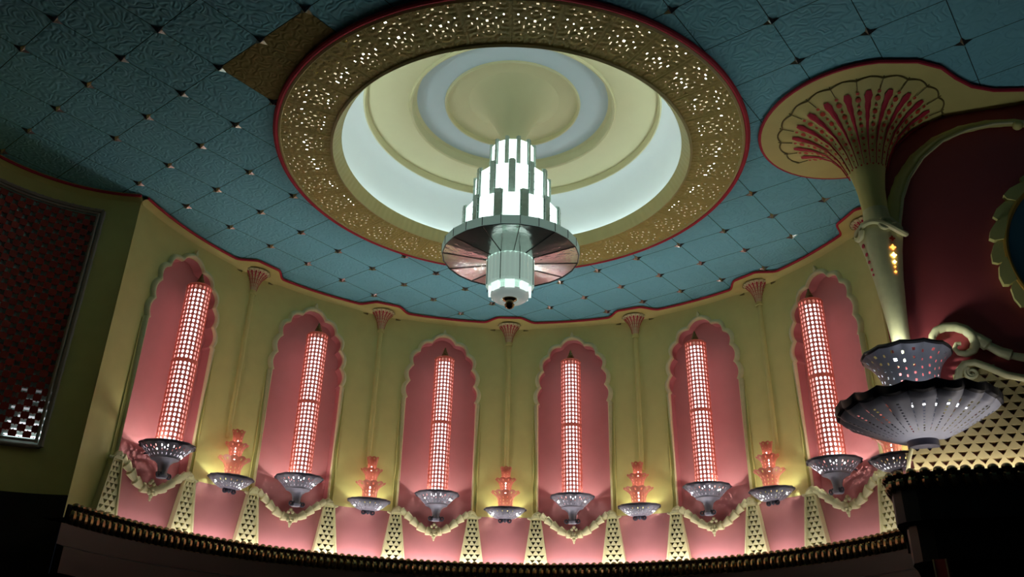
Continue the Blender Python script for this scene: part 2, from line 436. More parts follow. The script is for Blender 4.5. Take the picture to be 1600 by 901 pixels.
# ------------------------------------------------------------------ pierced plaster ring
def build_ring():
    root = empty('pierced_ceiling_ring', (RC_[0], RC_[1], 1.0)); tag(root, 'wide gold pierced plaster ring with points of light shining through, edged in red', 'ceiling ornament')
    NP = 34; nv, nr = 38, 46
    holes = []    # (u radial 0 outer..1 inner, v tangential -.5...5, ru, rv)
    def sym(u, v, a, b):
        holes.append((u, v, a, b))
        if v: holes.append((u, -v, a, b))
    for h in [(a_, b_, c_ * .9, d_ * .9) for a_, b_, c_, d_ in [(.07, .0, .018, .03), (.10, .30, .02, .02), (.16, .13, .012, .035), (.20, .24, .012, .035), (.22, 0, .02, .022), (.29, .10, .014, .02),
              (.33, .36, .03, .012), (.40, .19, .022, .02), (.45, 0, .034, .022), (.50, .33, .022, .028), (.52, .12, .02, .012), (.57, 0, .022, .02),
              (.60, .22, .03, .012), (.68, 0, .012, .035), (.70, .11, .012, .02), (.77, .27, .02, .014), (.80, .07, .014, .014)]]: sym(*h)
    def hit(iu, iv):
        u = (iu + .5) / nr; v = (iv + .5) / nv - .5
        return any(((u - a) / c) ** 2 + ((v - b) / d) ** 2 < 1.0 for a, b, c, d in holes)
    mask = [[hit(i, j) for j in range(nv)] for i in range(nr)]
    r0, r1 = RO - .010, RI + .008
    def height(u, v):
        h = 0.
        if abs(v) > .44: h -= .0016 * abs(cos((abs(v) - .44) / .06 * PI * 1.5))
        d = min(math.hypot((u - cu) * 1.0, (v - cv) * .72) for cu, cv in ((.30, 0), (.70, 0), (.08, .36), (.08, -.36), (.50, .40), (.50, -.40), (.90, .30), (.90, -.30)))
        h -= .0015 * (.5 + .5 * cos(d * 62)) * (abs(v) < .44)
        return h
    mb = MB()
    NU = NP * nv
    def fn(x, y):
        a = 360 * x; v = (x * NP) % 1 - .5; u = y
        r = lerp(r0, r1, u); return (r * sin(R(a)), r * cos(R(a)), -.007 + height(u, v))
    mb.grid(fn, NU, nr, True, skip=lambda i, j: mask[j][i % nv])
    mb.build('pierced_band', M['gold'], root, angle=70)
    mb = MB()
    ang = [2 * PI * i / 120 for i in range(121)]
    mb.tube([((RO - .002) * sin(t), (RO - .002) * cos(t), -.005) for t in ang], .0052, 8); mb.build('red_edge', M['red'], root)
    mb = MB(); mb.lathe([(RO - .006, 0), (RO - .007, -.008), (RO - .011, -.010), (RO - .014, -.006)], 120); mb.build('outer_fillet', M['goldlip'], root)
    # ribbed inner lip
    mb = MB(); NR = 150
    def lip(r, z, a, i):
        if i in (3, 4, 5): 
            k = .5 + .5 * cos(a * NR); r += .0026 * k; z -= .0020 * k
        return r, z
    mb.lathe([(RI + .012, -.003), (RI + .0105, -.0105), (RI + .006, -.0125), (RI + .003, -.009), (RI - .003, .0), (RI - .0085, .011), (RI - .0095, .014), (RI - .004, .016)], NR * 4, wob=lip)
    mb.build('ribbed_lip', M['goldlip'], root, angle=25)
    mb = MB()
    for rr in (.398, .440): mb.tube([(rr * sin(t), rr * cos(t), .034) for t in ang], .0040, 8)
    mb.build('neon_tube', M['ringneon'], root)
build_ring()

# ------------------------------------------------------------------ chandelier
def build_chandelier():
    hx, hy = CX + .0085, CY
    root = empty('chandelier', (hx, hy, .66)); tag(root, 'stepped glass chandelier hanging in the round light well', 'chandelier')
    z = lambda h: h - .66
    ZD = .7735
    # tiers
    for rt, zb, zp, zpost, off in ((.095, .792, .869, .8755, 15), (.0745, .865, .950, .9585, 0), (.0445, .945, 1.030, 1.037, 15)):
        for k in range(12):
            a = off + 30 * k + 15
            mb = MB(); hw = rt * math.tan(R(15)) * .80; th = .0022
            c = (rt * .985 * sin(R(a)), rt * .985 * cos(R(a)), z((zb + zp) / 2))
            mb.box(c, (hw * 2, th * 2, zp - zb), -R(a)); mb.build('glass_panel', M['panel'], root, smooth=False)
            mb = MB(); a = off + 30 * k
            for q, wq in ((0, .0165), (.0032, .0105)):
                rr = rt * 1.02 + q
                mb.box((rr * sin(R(a)), rr * cos(R(a)), z((zb + zpost) / 2)), (wq * rt / .095 + .001, .0035, zpost - zb), -R(a))
            for q in range(5):
                rr = rt * 1.02 + .0030
                mb.box((rr * sin(R(a)), rr * cos(R(a)), z(zb + (zpost - zb) * (q + .5) / 5)), (.0145 * rt / .095 + .0012, .0042, .0012), -R(a))
            mb.build('glass_post', M['postglass'], root, smooth=False)
        mb = MB(); mb.lathe([(rt * .96, z(zp) - .001), (rt * .5, z(zp) - .0005), (0.001, z(zp))], 24); mb.build('tier_cap', M['rimglass'], root, smooth=False)
    # drum rim
    mb = MB(); mb.lathe([(.1360, z(ZD)), (.1385, z(ZD) + .0005), (.1385, z(ZD) + .0185), (.135, z(ZD) + .0195), (.09, z(ZD) + .020)], 24, R(7.5), R(367.5))
    mb.build('rim_band', M['rimglass'], root, smooth=False)
    mb = MB()
    zi = z(.7645)
    for k in range(24):
        a0 = R(7.5 + 15 * k); a1 = R(22.5 + 15 * k)
        P = lambda r, a, h: (r * cos(a), r * sin(a), h)
        mb.add([P(.1362, a0, z(ZD)), P(.1362, a1, z(ZD)), P(.048, a1, zi), P(.048, a0, zi)], [(0, 1, 2, 3)])
    mb.build('mirror_skirt', M['mirror'], root, smooth=False)
    mb = MB()
    for k in range(24):
        a0 = R(7.5 + 15 * k)
        if k % 2 == 0: mb.tube([P(.1365, a0, z(ZD) - .0008), P(.049, a0, zi - .0008)], .0007, 5)
        mb.box((.1387 * cos(a0), .1387 * sin(a0), z(ZD) + .0095), (.0009, .0012, .018), a0)
    pts = [P(.1368, R(7.5 + 15 * k), z(ZD) - .0006) for k in range(25)]
    mb.tube(pts, .0009, 5)
    mb.build('lead_frame', M['lead'], root)
    # fluted hub
    def flute(r, zz, a, i): return r * (1 + .035 * abs(sin(a * 14))), zz
    mb = MB(); mb.lathe([(.0, z(.767)), (.046, z(.767)), (.0465, z(.710)), (.042, z(.706)), (.034, z(.705)), (.033, z(.690))], 168, wob=flute); mb.build('fluted_hub', M['hubglass'], root, angle=25)
    for k in range(8):
        mb = MB(); a = R(45 * k + 22.5); mb.box((.049 * cos(a), .049 * sin(a), z(.735)), (.0012, .0012, .06), a); mb.build('hub_rod', M['lead'], root)
    mb = MB()
    for k in range(8):
        a = R(45 * k + 0); mb.box((.0395 * cos(a), .0395 * sin(a), z(.7005)), (.005, .0185, .021), a)
    mb.build('lower_panel', M['skirt'], root, smooth=False)
    mb = MB(); mb.lathe([(.039, z(.692)), (.0365, z(.685)), (.030, z(.680)), (.018, z(.680)), (.016, z(.688)), (.001, z(.689))], 32); mb.build('bottom_dish', emis('chrome_dish_glow', (.8, 1., .92), .22, (.75, .8, .76), .15), root)  # chrome dish; its bright reflection is put in as emission
    mb = MB(); mb.lathe([(.014, z(.686)), (.0145, z(.681)), (.008, z(.677)), (.0075, z(.673)), (.010, z(.670)), (.0085, z(.665)), (.004, z(.662)), (.0005, z(.661))], 20); mb.build('finial', M['bronze'], root)
    mb = MB(); mb.lathe([(.020, z(1.034)), (.0225, z(1.05)), (.030, z(1.075)), (.044, z(1.105)), (.062, z(1.135)), (.085, z(1.158)), (.10, z(1.163))], 48); mb.build('plaster_funnel', M['paleyellow'], root)
build_chandelier()

# ------------------------------------------------------------------ niche surrounds
TRIM = [(s, z) for s, z in ARCH]
def build_niche_frame():
    f = curv(RW, .42)
    root = bay('niche_arch_molding', RW, NA[0], .42)
    outl = [(.1015, .418)] + [(x, z) for x, z in TRIM if z > .43]
    path = [(-x, z) for x, z in outl][:-1] + [outl[-1]] + [(x, z) for x, z in outl][::-1][1:]
    def dirn(x, z):
        zc = .80
        if z < zc: return (1 if x > 0 else -1, 0.)
        L = math.hypot(x, z - zc) or 1; return x / L, (z - zc) / L
    n = len(path) - 1
    prof = [(0, .000), (.0008, -.0075), (.004, -.0095), (.0085, -.0080), (.0120, -.0040), (.0135, .001)]
    def band(u, v):
        x, z = path[int(round(u * n))]; dx, dz = dirn(x, z); o_, d_ = prof[int(round(v * 5))]
        k = .38 if z < .735 else 1.
        if abs(x) < .004 and z > .93: o_ *= 1.45
        return f(x + dx * o_ * k, z + dz * o_ * k, d_ * (.6 + .4 * k))
    mb = MB(); mb.grid(band, n, 5); mb.build('molding', M['cream'], root, angle=60)
    for s_ in (-1, 1):
        mb = MB(); mb.tube([f(s_ * .1165, z, -.001) for z in (.42, .735)], .0016, 6); mb.build('outer_bead', M['yellow'], root)
    mb = MB(); mb.prism([(-.005, .952), (0, .964), (.005, .952), (0, .946)], f, -.010, .0); mb.build('peak_leaf', M['cream'], root, smooth=False)
    return root
ORD = ['leftmost', 'second from the left', 'third from the left', 'third from the right', 'second from the right', 'rightmost']
fr0 = build_niche_frame()
for i, a in enumerate(NA):
    o = fr0 if i == 0 else copy_tree(fr0)
    o.location = [c * U for c in pol(RW, a, .42)]; o.location.z += Z0; o.rotation_euler = (0, 0, -R(a))
    tag(o, 'cream lobed arch molding framing the %s pink niche' % ORD[i], 'molding', 'lobed arch moldings')

# ------------------------------------------------------------------ pierced column lamps in the niches
def bowl_grid(mb, prof, n, wob=None, skip=None, sq=(1, 1), c=(0, 0, 0)): mb.lathe(prof, n, wob=wob, skip=skip, sq=sq, c=c)
def curl(mb, cx, cz, r, turn, side, rad=.0022, y=0., n=18, start=0.):
    pts = []
    for i in range(n + 1):
        t = i / n; a = start + turn * t; rr = r * (1 - .75 * t)
        pts.append((cx + side * rr * cos(a), y, cz + rr * sin(a)))
    mb.tube(pts, [rad * (1 - .3 * i / n) for i in range(n + 1)], 6)
def build_column_lamp():
    zb = .392; z = lambda h: h - zb
    root = bay('pierced_column_lamp', .82, NA[0], zb)
    # sleeve with oval openings
    mb = MB(); rs = .0285; NC, NRW = 18, 34; z0, z1 = .4665, .855
    sec = []
    half = (z1 - z0) / 2
    def cell(a0, a1, h0, h1):
        vs = []; ac, hc = (a0 + a1) / 2, (h0 + h1) / 2; n = 8
        outer = []
        for k in range(n):
            q = 2 * PI * k / n + PI / 8; c_, s_ = cos(q), sin(q); m = max(abs(c_), abs(s_))
            outer.append((ac + (a1 - a0) / 2 * c_ / m, hc + (h1 - h0) / 2 * s_ / m))
        inner = [(ac + (a1 - a0) / 2 * .66 * cos(2 * PI * k / n + PI / 8), hc + (h1 - h0) / 2 * .78 * sin(2 * PI * k / n + PI / 8)) for k in range(n)]
        for a, h in outer: vs.append((rs * cos(a), rs * sin(a), z(h)))
        for a, h in inner: vs.append((rs * cos(a), rs * sin(a), z(h)))
        for a, h in inner: vs.append(((rs - .0012) * cos(a), (rs - .0012) * sin(a), z(h)))
        fs = []
        for k in range(n):
            j = (k + 1) % n; fs += [(k, j, n + j, n + k), (n + k, n + j, 2 * n + j, 2 * n + k)]
        # square corners
        mb.add(vs, fs)
        hx = (a1 - a0) / 2; hz = (h1 - h0) / 2
        for sx in (-1, 1):
            for sz in (-1, 1):
                t = math.tan(PI / 8)
                tri = [(ac + sx * hx, hc + sz * hz), (ac + sx * hx, hc + sz * hz * t), (ac + sx * hx * t, hc + sz * hz)]
                mb.add([(rs * cos(a), rs * sin(a), z(h)) for a, h in tri], [(0, 1, 2)])
    dh = (z1 - z0 - .012) / NRW
    for j in range(NRW):
        h0 = z0 + .003 + j * dh + (.006 if j >= NRW // 2 else 0)
        for i in range(NC):
            cell(2 * PI * i / NC, 2 * PI * (i + 1) / NC, h0, h0 + dh)
    for h0, h1 in ((z0, z0 + .003), (z0 + .003 + dh * NRW / 2, z0 + .009 + dh * NRW / 2), (z1 - .003, z1)):
        mb.lathe([(rs, z(h0)), (rs * 1.03, z((h0 + h1) / 2)), (rs, z(h1))], 36)
    mb.lathe([(rs, z(z1)), (rs * .9, z(z1 + .003)), (.011, z(z1 + .0035))], 36)
    mb.build('pierced_sleeve', M['copper'], root, angle=50)
    mb = MB(); mb.tube([(.0, .002, z(.462)), (.0, .002, z(.848))], .0155, 16); mb.build('fluorescent_rod', M['rod'], root)
    mb = MB(); mb.tube([(0, 0, z(z0 + .001)), (0, 0, z(z1 - .001))], .0262, 32, caps=False); mb.build('frosted_liner', M['liner'], root)
    prof = []
    for k in range(6):
        r = .0125 * (1 - k / 6.5); h = z1 + .003 + k * .0052
        prof += [(r * 1.0, z(h)), (r * 1.12, z(h + .0022)), (r * .92, z(h + .0048))]
    prof += [(.0010, z(z1 + .0375))]
    mb = MB(); mb.lathe(prof, 18); mb.build('ringed_cap', M['capbronze'], root)
    # bowl
    def wob(r, h, a, i):
        return (r * (1 + (.02 * cos(a * 12) if i < 4 else 0)), h)
    prof = [(.0590, z(.4625)), (.0590, z(.4660)), (.0560, z(.4665)), (.0555, z(.4615)), (.0505, z(.4570)), (.0465, z(.4530)), (.0430, z(.4495)), (.0395, z(.4460)), (.0360, z(.4425)), (.0325, z(.4390)), (.0300, z(.4365))]
    mb = MB(); mb.lathe(prof, 144, wob=wob, skip=lambda i, j: (j in (4, 6, 8) and i % 6 == 1) or (j == 5 and i % 12 == 4)); mb.build('pierced_bowl', M['grey'], root)
    mb = MB(); mb.lathe([(.0592, z(.4622)), (.0606, z(.4645)), (.0592, z(.4668)), (.0560, z(.4672))], 72, wob=wob); mb.build('bowl_rim', M['darkgrey'], root)
    mb = MB(); mb.lathe([(.0305, z(.4372)), (.030, z(.4345)), (.0205, z(.4305)), (.0135, z(.424)), (.0105, z(.415)), (.0100, z(.406)), (.0125, z(.399)), (.0105, z(.394)), (.001, z(.3925))], 28); mb.build('flared_stem', M['grey'], root)
    for s in (-1, 1):
        mb = MB(); curl(mb, s * .0155, z(.400), .0072, PI * 2.6, s, .0026, -.006, start=PI * .75); mb.build('scroll_foot', M['darkgrey'], root)
    for s in (-1, 1):
        mb = MB(); mb.ball((s * .036, -.008, z(.4515)), .0032); mb.build('lamp_bulb', M['cupbulb'], root)
    mb = MB(); mb.tube([(0, .040, z(.4545)), (0, .066, z(.4545))], .0025, 8); mb.build('wall_arm', M['darkgrey'], root)
    return root
cl0 = build_column_lamp()
for i, a in enumerate(NA):
    o = cl0 if i == 0 else copy_tree(cl0)
    p = pol(.82, a, .392); o.location = (p[0] * U, p[1] * U, Z0 + p[2] * U); o.rotation_euler = (0, 0, -R(a))
    tag(o, 'glowing pierced copper column lamp over a grey bowl, %s' % ORD[i], 'wall lamp', 'column lamps in the niches')

# ------------------------------------------------------------------ pier sconces
def build_pier_sconce():
    zb = .396; z = lambda h: h - zb; r0 = .816
    root = bay('tiered_wall_sconce', r0, PA[0], zb)
    sq = (1, .76)
    def wob(r, h, a, i): return (r * (1 + (.022 * cos(a * 14) if i < 3 else 0)), h)
    prof = [(.0560, z(.4285)), (.0560, z(.4320)), (.0530, z(.4325)), (.0525, z(.4270)), (.0480, z(.4225)), (.0440, z(.4190)), (.0400, z(.4158)), (.0355, z(.4128)), (.0310, z(.4100)), (.0265, z(.4080)), (.0200, z(.4065)), (.001, z(.406))]
    mb = MB(); mb.lathe(prof, 126, sq=sq, wob=wob, skip=lambda i, j: (j in (4, 6, 8) and i % 6 == 1) or (j == 5 and i % 12 == 4)); mb.build('pierced_bowl', M['grey'], root)
    mb = MB(); mb.lathe([(.0562, z(.4282)), (.0576, z(.4305)), (.0562, z(.4330)), (.0530, z(.4332))], 72, sq=sq, wob=wob); mb.build('bowl_rim', M['darkgrey'], root)
    for s in (-1, 1):
        mb = MB(); curl(mb, s * .0125, z(.402), .0068, PI * 2.8, s, .0028, 0, start=PI * .5); mb.build('scroll_foot', M['darkgrey'], root)
    mb = MB(); mb.lathe([(.006, z(.406)), (.005, z(.400)), (.002, z(.397)), (.0005, z(.396))], 12); mb.build('drop_finial', M['darkgrey'], root)
    # three flared shades
    def shade(rb, rm, rt, h0, h1, nm, npet):
        mb = MB(); prof = []
        N = 10
        for k in range(N + 1):
            t = k / N; r = lerp(rb, rm, t) + (rt - rm) * max(0, (t - .45) / .55) ** 2
            prof.append((r, z(lerp(h0, h1, t))))
        def w2(r, h, a, i):
            t = i / N; c = abs(cos(a * npet / 2)); return (r * (1 + .05 * (c - .5)), h + (h1 - h0) * .08 * (c - .6) * max(0, t - .5) * 2)
        n = npet * 8
        mb.lathe(prof, n, wob=w2, skip=lambda i, j: (j in (2, 4, 6) and i % 8 in (3, 4)) or (j == 8 and i % 8 in (0, 7)), sq=(1, .85)); mb.build(nm, M['copper2'], root)
    shade(.0185, .0215, .0400, .433, .478, 'lower_shade', 12)
    shade(.0145, .0175, .0295, .474, .513, 'middle_shade', 10)
    shade(.0115, .0130, .0165, .509, .546, 'upper_shade', 8)
    mb = MB(); mb.tube([(0, 0, z(.431)), (0, 0, z(.525))], .0026, 8); mb.build('lamp_bulb', emis('sconce_rod', (1., .93, .9), 8.), root)
    for s in (-1, 1):
        mb = MB(); mb.ball((s * .034, .012, z(.4205)), .0028); mb.build('cup_bulb', M['piercup'], root)
    return root
ps0 = build_pier_sconce()
for i, a in enumerate(PA):
    o = ps0 if i == 0 else copy_tree(ps0)
    p = pol(.816, a, .396); o.location = (p[0] * U, p[1] * U, Z0 + p[2] * U); o.rotation_euler = (0, 0, -R(a))
    lab = ['three-tier copper petal sconce in a grey bowl, %s on the wall piers' % t for t in ('leftmost', 'second from the left', 'third from the left', 'third from the right of the complete ones')]
    lab = ['copper petal sconce in a grey bowl on the pier between the %s niches' % t for t in ('first and second', 'second and third', 'third and fourth', 'fourth and fifth', 'fifth and sixth')] + ['grey sconce bowl mostly hidden behind the large two-tier bowl']
    tag(o, lab[i], 'wall lamp', 'sconces on the wall piers')

# ------------------------------------------------------------------ fan capitals on the piers and pilaster seams
def flare_surface(prof, th0, th1):
    """prof: list of (t, r, z); returns fn(theta_deg, t, lift)"""
    def fn(th, t, lift=0.):
        r = interp([(p[0], p[1]) for p in prof], t); zz = interp([(p[0], p[2]) for p in prof], t)
        r2 = interp([(p[0], p[1]) for p in prof], min(1, t + .03)); z2 = interp([(p[0], p[2]) for p in prof], min(1, t + .03))
        dr, dz = r2 - r, z2 - zz; L = math.hypot(dr, dz) or 1
        r += lift * dz / L; zz -= lift * dr / L
        return (r * sin(R(th)), -r * cos(R(th)), zz)
    return fn
def capital_parts(root, fn, th0, th1, npet, tt, mbody, scale=1., edge=True):
    """fluted trumpet with crimson flutes and orange dots; angle 0 faces the room (-y)"""
    step = (th1 - th0) / npet
    mb = MB()
    NU = npet * 8; NV = 22
    def body(u, v):
        th = lerp(th0, th1, u); ph = ((th - th0) / step) % 1
        sc_l = .005 * scale * (abs(sin(ph * PI)) - .5) * max(0, v - .25)
        return fn(th, v, sc_l)
    mb.grid(body, NU, NV); mb.build('fluted_trumpet', mbody, root)
    # crimson tapering flute in the middle of each petal, dots along the seams
    mr = MB(); md = MB(); ms = MB()
    for k in range(npet):
        th = th0 + step * (k + .5); L = .0032 * scale
        n = 14; vs = []
        for i in range(n + 1):
            t = lerp(tt[0], tt[1], i / n); wv = step * ((.05 + .125 * (i / n) ** 1.3) if scale > .5 else (.07 + .12 * i / n)) * (1 + (.25 if i % 2 and i > 3 else 0))
            if i == n: wv *= .6
            for sgn in (-1, 0, 1): vs.append(fn(th + sgn * wv, t, L + (.002 * scale if sgn == 0 else 0)))
        fs = []
        for i in range(n):
            for j in range(2): a = i * 3 + j; fs.append((a, a + 1, a + 4, a + 3))
        mr.add(vs, fs)
    for k in range(0, npet + 1):
        th = th0 + step * k
        nd = 12
        for i in range(nd):
            q = i / (nd - 1); t = lerp(tt[0], tt[1] - .02, q); r = (.0018 + .0036 * q) * scale * (.6 if i % 2 else 1)
            c = Vector(fn(th, t, .001 * scale)); e1 = (Vector(fn(th + 1, t, .001 * scale)) - c).normalized(); e2 = (Vector(fn(th, t + .01, .001 * scale)) - c).normalized(); nrm = e1.cross(e2)
            if nrm.dot(Vector((sin(R(th)), -cos(R(th)), -.5))) < 0: nrm = -nrm
            vs = [c + (e1 * cos(2 * PI * m / 8) + e2 * sin(2 * PI * m / 8)) * r + nrm * .001 * scale for m in range(8)] + [c + nrm * .0022 * scale]
            md.add(vs, [(m, (m + 1) % 8, 8) for m in range(8)])
        ms.tube([fn(th, lerp(tt[1], 1.0, i / 4), .001) for i in range(5)], .0009 * scale, 5)
    mr.build('crimson_flute', M['red'], root); md.build('orange_dot', M['orange'], root)
    if edge:
        pts = []
        for i in range(NU + 1):
            th = lerp(th0, th1, i / NU); ph = ((th - th0) / step) % 1
            pts.append(fn(th, 1 - .02 * (1 - abs(sin(ph * PI))), .001))
        ms.tube(pts, .0016 * scale, 5)
    ms.build('seam_line', mat('olive_seam', (.16, .13, .03), .6) if 'olive_seam' not in bpy.data.materials else bpy.data.materials['olive_seam'], root)
def build_fan():
    r0 = RW; zb = .936
    root = bay('fan_capital', r0, PA[0], zb)
    prof = [(0, .008, 0), (.3, .012, .018), (.6, .020, .036), (.85, .030, .047), (1, .038, .0515)]
    fn0 = flare_surface(prof, -88, 88)
    capital_parts(root, fn0, -86, 86, 8, (.02, .88), M['cream'], .34)
    mb = MB(); mb.lathe([(.0095, -.012), (.011, -.008), (.008, -.004), (.0085, 0)], 20, R(180), R(360)); mb.build('collar', M['yellow'], root)
    mb = MB(); mb.lathe([(.006, -.40), (.0065, -.012)], 12, R(180), R(360)); mb.build('pilaster_shaft', M['yellow'], root)
    for s in (-1, 1):
        mb = MB(); mb.tube([(s * .043, -.001, .040), (s * .060, -.001, .040)], [.003, .001], 6); mb.build('side_slot', bpy.data.materials['olive_seam'], root)
    return root
fn_0 = build_fan()
for i, a in enumerate(PA):
    o = fn_0 if i == 0 else copy_tree(fn_0)
    p = pol(RW, a, .936); o.location = (p[0] * U, p[1] * U, Z0 + p[2] * U); o.rotation_euler = (0, 0, -R(a))
    lab = ['small cream fan capital with red flutes over the pier between %s niches' % t for t in ('first and second', 'second and third', 'third and fourth', 'fourth and fifth', 'fifth and sixth')] + ['small red fluted fan capital half hidden behind the large torch column']
    tag(o, lab[i], 'capital', 'small fan capitals')

# ------------------------------------------------------------------ swags and lattice pylons
def build_swag():
    f = curv(RW, .36); root = bay('leaf_swag', RW, NA[0], .36)
    half = [(.0, .3705), (.015, .3720), (.030, .3770), (.045, .3860), (.058, .3965), (.070, .4060), (.082, .4140), (.093, .4215), (.103, .4245), (.110, .4215), (.1145, .4150), (.121, .4125), (.130, .4155)]
    for s in (-1, 1):
        pts = []; rad = []; n = 66
        L = len(half) - 1
        for i in range(n + 1):
            t = i / n * L; k = min(L - 1, int(t)); q = t - k
            p = half[k]; p2 = half[k + 1]
            pts.append(f(s * lerp(p[0], p2[0], q), lerp(p[1], p2[1], q), -.010))
            base = .0108 * (1 - .25 * (i / n)) if i < n * .66 else lerp(.0078, .0028, (i - n * .66) / (n * .34))
            saw = ((i / n * 8.5) % 1)
            rad.append(base * (.70 + .52 * saw if i < n * .68 else 1))
        mb = MB(); mb.tube(pts, rad, 10, sq=.8, up=(0, 1, 0)); mb.build('leaf_garland', M['cream'], root, angle=30)
        mb = MB(); curl(mb, s * .1065, .4155 - .36, .0075, PI * 2.2, s, .0026, -.014, start=PI * .4); mb.build('end_curl', M['cream'], root)
    mb = MB()
    for k in range(4):
        a = PI / 2 * k; mb.ball((.006 * cos(a), -.020, .3640 - .36 + .0065 * sin(a) - .001), .0055, 10, 6, (1, .5, 1))
    mb.ball((0, -.024, .3635 - .36), .003); mb.ball((0, -.019, .3520 - .36), .0045, 8, 6, (.7, .6, 1.6))
    mb.build('centre_rosette', M['cream'], root)
    for s, h_ in ((-1, .3835), (1, .3835), (0, .3895)):
        mb = MB(); mb.ball((s * .0055, -.016, h_ - .36), .0044); mb.build('bud', M['cream'], root)
    return root
sw0 = build_swag()
for i, a in enumerate(NA):
    o = sw0 if i == 0 else copy_tree(sw0)
    p = pol(RW, a, .36); o.location = (p[0] * U, p[1] * U, Z0 + p[2] * U); o.rotation_euler = (0, 0, -R(a))
    tag(o, 'cream leaf swag with centre rosette slung below the %s column lamp' % ORD[i], 'swag', 'leaf swags under the niches')
def tri_cell(mb, P, u0, u1, v0, v1, depth, frac=.92):
    """rectangular cell with a sunk triangular opening, point down; P(u, v, d)"""
    uc = (u0 + u1) / 2; vc = (v0 + v1) / 2; hu = (u1 - u0) / 2; hv = (v1 - v0) / 2
    out = [(u0, v0), (uc, v0), (u1, v0), (u1, v1), (uc, v1), (u0, v1)]
    tri = [(uc, vc - hv * frac), (uc + hu * frac, vc + hv * frac * .8), (uc - hu * frac, vc + hv * frac * .8)]
    vs = [P(u, v, 0) for u, v in out] + [P(u, v, 0) for u, v in tri] + [P(lerp(uc, u, .9), lerp(vc, v, .9), -depth) for u, v in tri]
    mb.add(vs, [(0, 1, 6), (1, 2, 6), (2, 3, 7), (2, 7, 6), (3, 4, 7), (4, 8, 7), (4, 5, 8), (5, 0, 8), (0, 6, 8), (6, 7, 10, 9), (7, 8, 11, 10), (8, 6, 9, 11)])
def build_pylon():
    zb, zt = .285, .416; root = bay('lattice_pylon', RW, -60, zb)
    f = curv(RW, zb)
    hw = lambda v: lerp(.0335, .0135, v)
    def P(u, v, d): return f(u * hw(v), lerp(zb, zt, v), -.012 - d)
    mb = MB(); rows = 11
    for r in range(rows):
        v0 = r / rows * .96; v1 = (r + 1) / rows * .96
        if r % 2 == 0: segs = [(-.87 + .58 * k, -.87 + .58 * (k + 1)) for k in range(3)]
        else: segs = [(-.58, 0), (0, .58)]
        for a, b in segs: tri_cell(mb, P, a, b, v0, v1, .007)
        lim = segs[-1][1]
        for s in (-1, 1):
            mb.add([P(s * lim, v0, 0), P(s * .89, v0, 0), P(s * .89, v1, 0), P(s * lim, v1, 0)], [(0, 1, 2, 3)])
    mb.add([P(-.8, .96, 0), P(.8, .96, 0), P(.8, 1, 0), P(-.8, 1, 0)], [(0, 1, 2, 3)])
    mb.build('triangle_lattice', M['cream'], root, smooth=False)
    mb = MB()
    for s in (-1, 1):
        mb.prism([(s * hw(0) * .87, zb), (s * hw(0), zb), (s * hw(1), zt), (s * hw(1) * .82, zt)], lambda a, b, d: f(a, b, d), -.016, -.001)
    mb.prism([(-hw(1) , zt - .003), (hw(1), zt - .003), (hw(1) * .6, zt + .004), (-hw(1) * .6, zt + .004)], lambda a, b, d: f(a, b, d), -.016, -.001)
    mb.build('frame', M['cream'], root, smooth=False)
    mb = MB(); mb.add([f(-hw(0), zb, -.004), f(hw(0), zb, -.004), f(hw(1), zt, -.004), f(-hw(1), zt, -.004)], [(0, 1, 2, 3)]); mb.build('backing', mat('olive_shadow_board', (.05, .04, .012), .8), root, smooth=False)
    return root
py0 = build_pylon(); first = True
for i, a in enumerate(NA):
    for s in (-1, 1):
        o = py0 if first else copy_tree(py0); first = False
        aa = a + s * 7.1
        p = pol(RW, aa, .285); o.location = (p[0] * U, p[1] * U, Z0 + p[2] * U); o.rotation_euler = (0, 0, -R(aa))
        tag(o, 'cream triangle-pierced tapering pylon at the %s foot of the %s niche' % ('left' if s < 0 else 'right', ORD[i]), 'lattice pylon', 'lattice pylons below the niches')

# ------------------------------------------------------------------ bead cornice
def bead_run(root, pts_fn, n, h, rr, zt, name):
    """pts_fn(i) -> (x, y, angle of outward normal)"""
    mb = MB()
    for i in range(n):
        x, y, an = pts_fn(i)
        mb.ball((x, y, zt - h * .60), rr, 8, 8, (1, 1, h * .42 / rr))
        mb.ball((x + cos(an) * rr * .4, y + sin(an) * rr * .4, zt - h * .10), rr * .98, 8, 6, (1, 1, .85))
    return mb.build(name, M['bronze'], root)
def build_cornice():
    root = empty('bead_cornice', (CX, CY, .262)); tag(root, 'long dark bronze bead cornice curving under the pink dado', 'cornice')
    rb = .802; a0, a1 = -83.5, 80
    n = 131
    def pf(i):
        a = lerp(a0, a1, (i + .5) / n); return (rb * sin(R(a)), rb * cos(R(a)), R(-90 - a))
    bead_run(root, pf, n, .038, .0078, .0275, 'bead_row')
    mb = MB(); mb.lathe([(.859, .0030), (.812, .0030), (.811, .0265), (.808, .0270), (.807, -.010), (.800, -.012)], 128, R(90 - a1), R(90 - a0)); mb.build('shelf', M['wood'], root)
    for k in range(12):            # twelve fluorescent tubes end to end, the outer ones set weaker to shape the falloff
        b0 = lerp(-72, 78, k / 12); b1 = lerp(-72, 78, (k + 1) / 12) - .4; am = abs((b0 + b1) / 2)
        st = E_COVE * (1.25 if am < 40 else .8 if am < 55 else .38)
        nm = 'cornice_tube_%d' % round(st * 10)
        m = bpy.data.materials.get(nm) or emis(nm, (1.0, .93, .95), st)
        mb = MB(); mb.tube([(.8195 * sin(R(a)), .8195 * cos(R(a)), .0075) for a in [lerp(b0, b1, i / 8) for i in range(9)]], .0036, 6); mb.build('hidden_tube_light', m, root)
build_cornice()

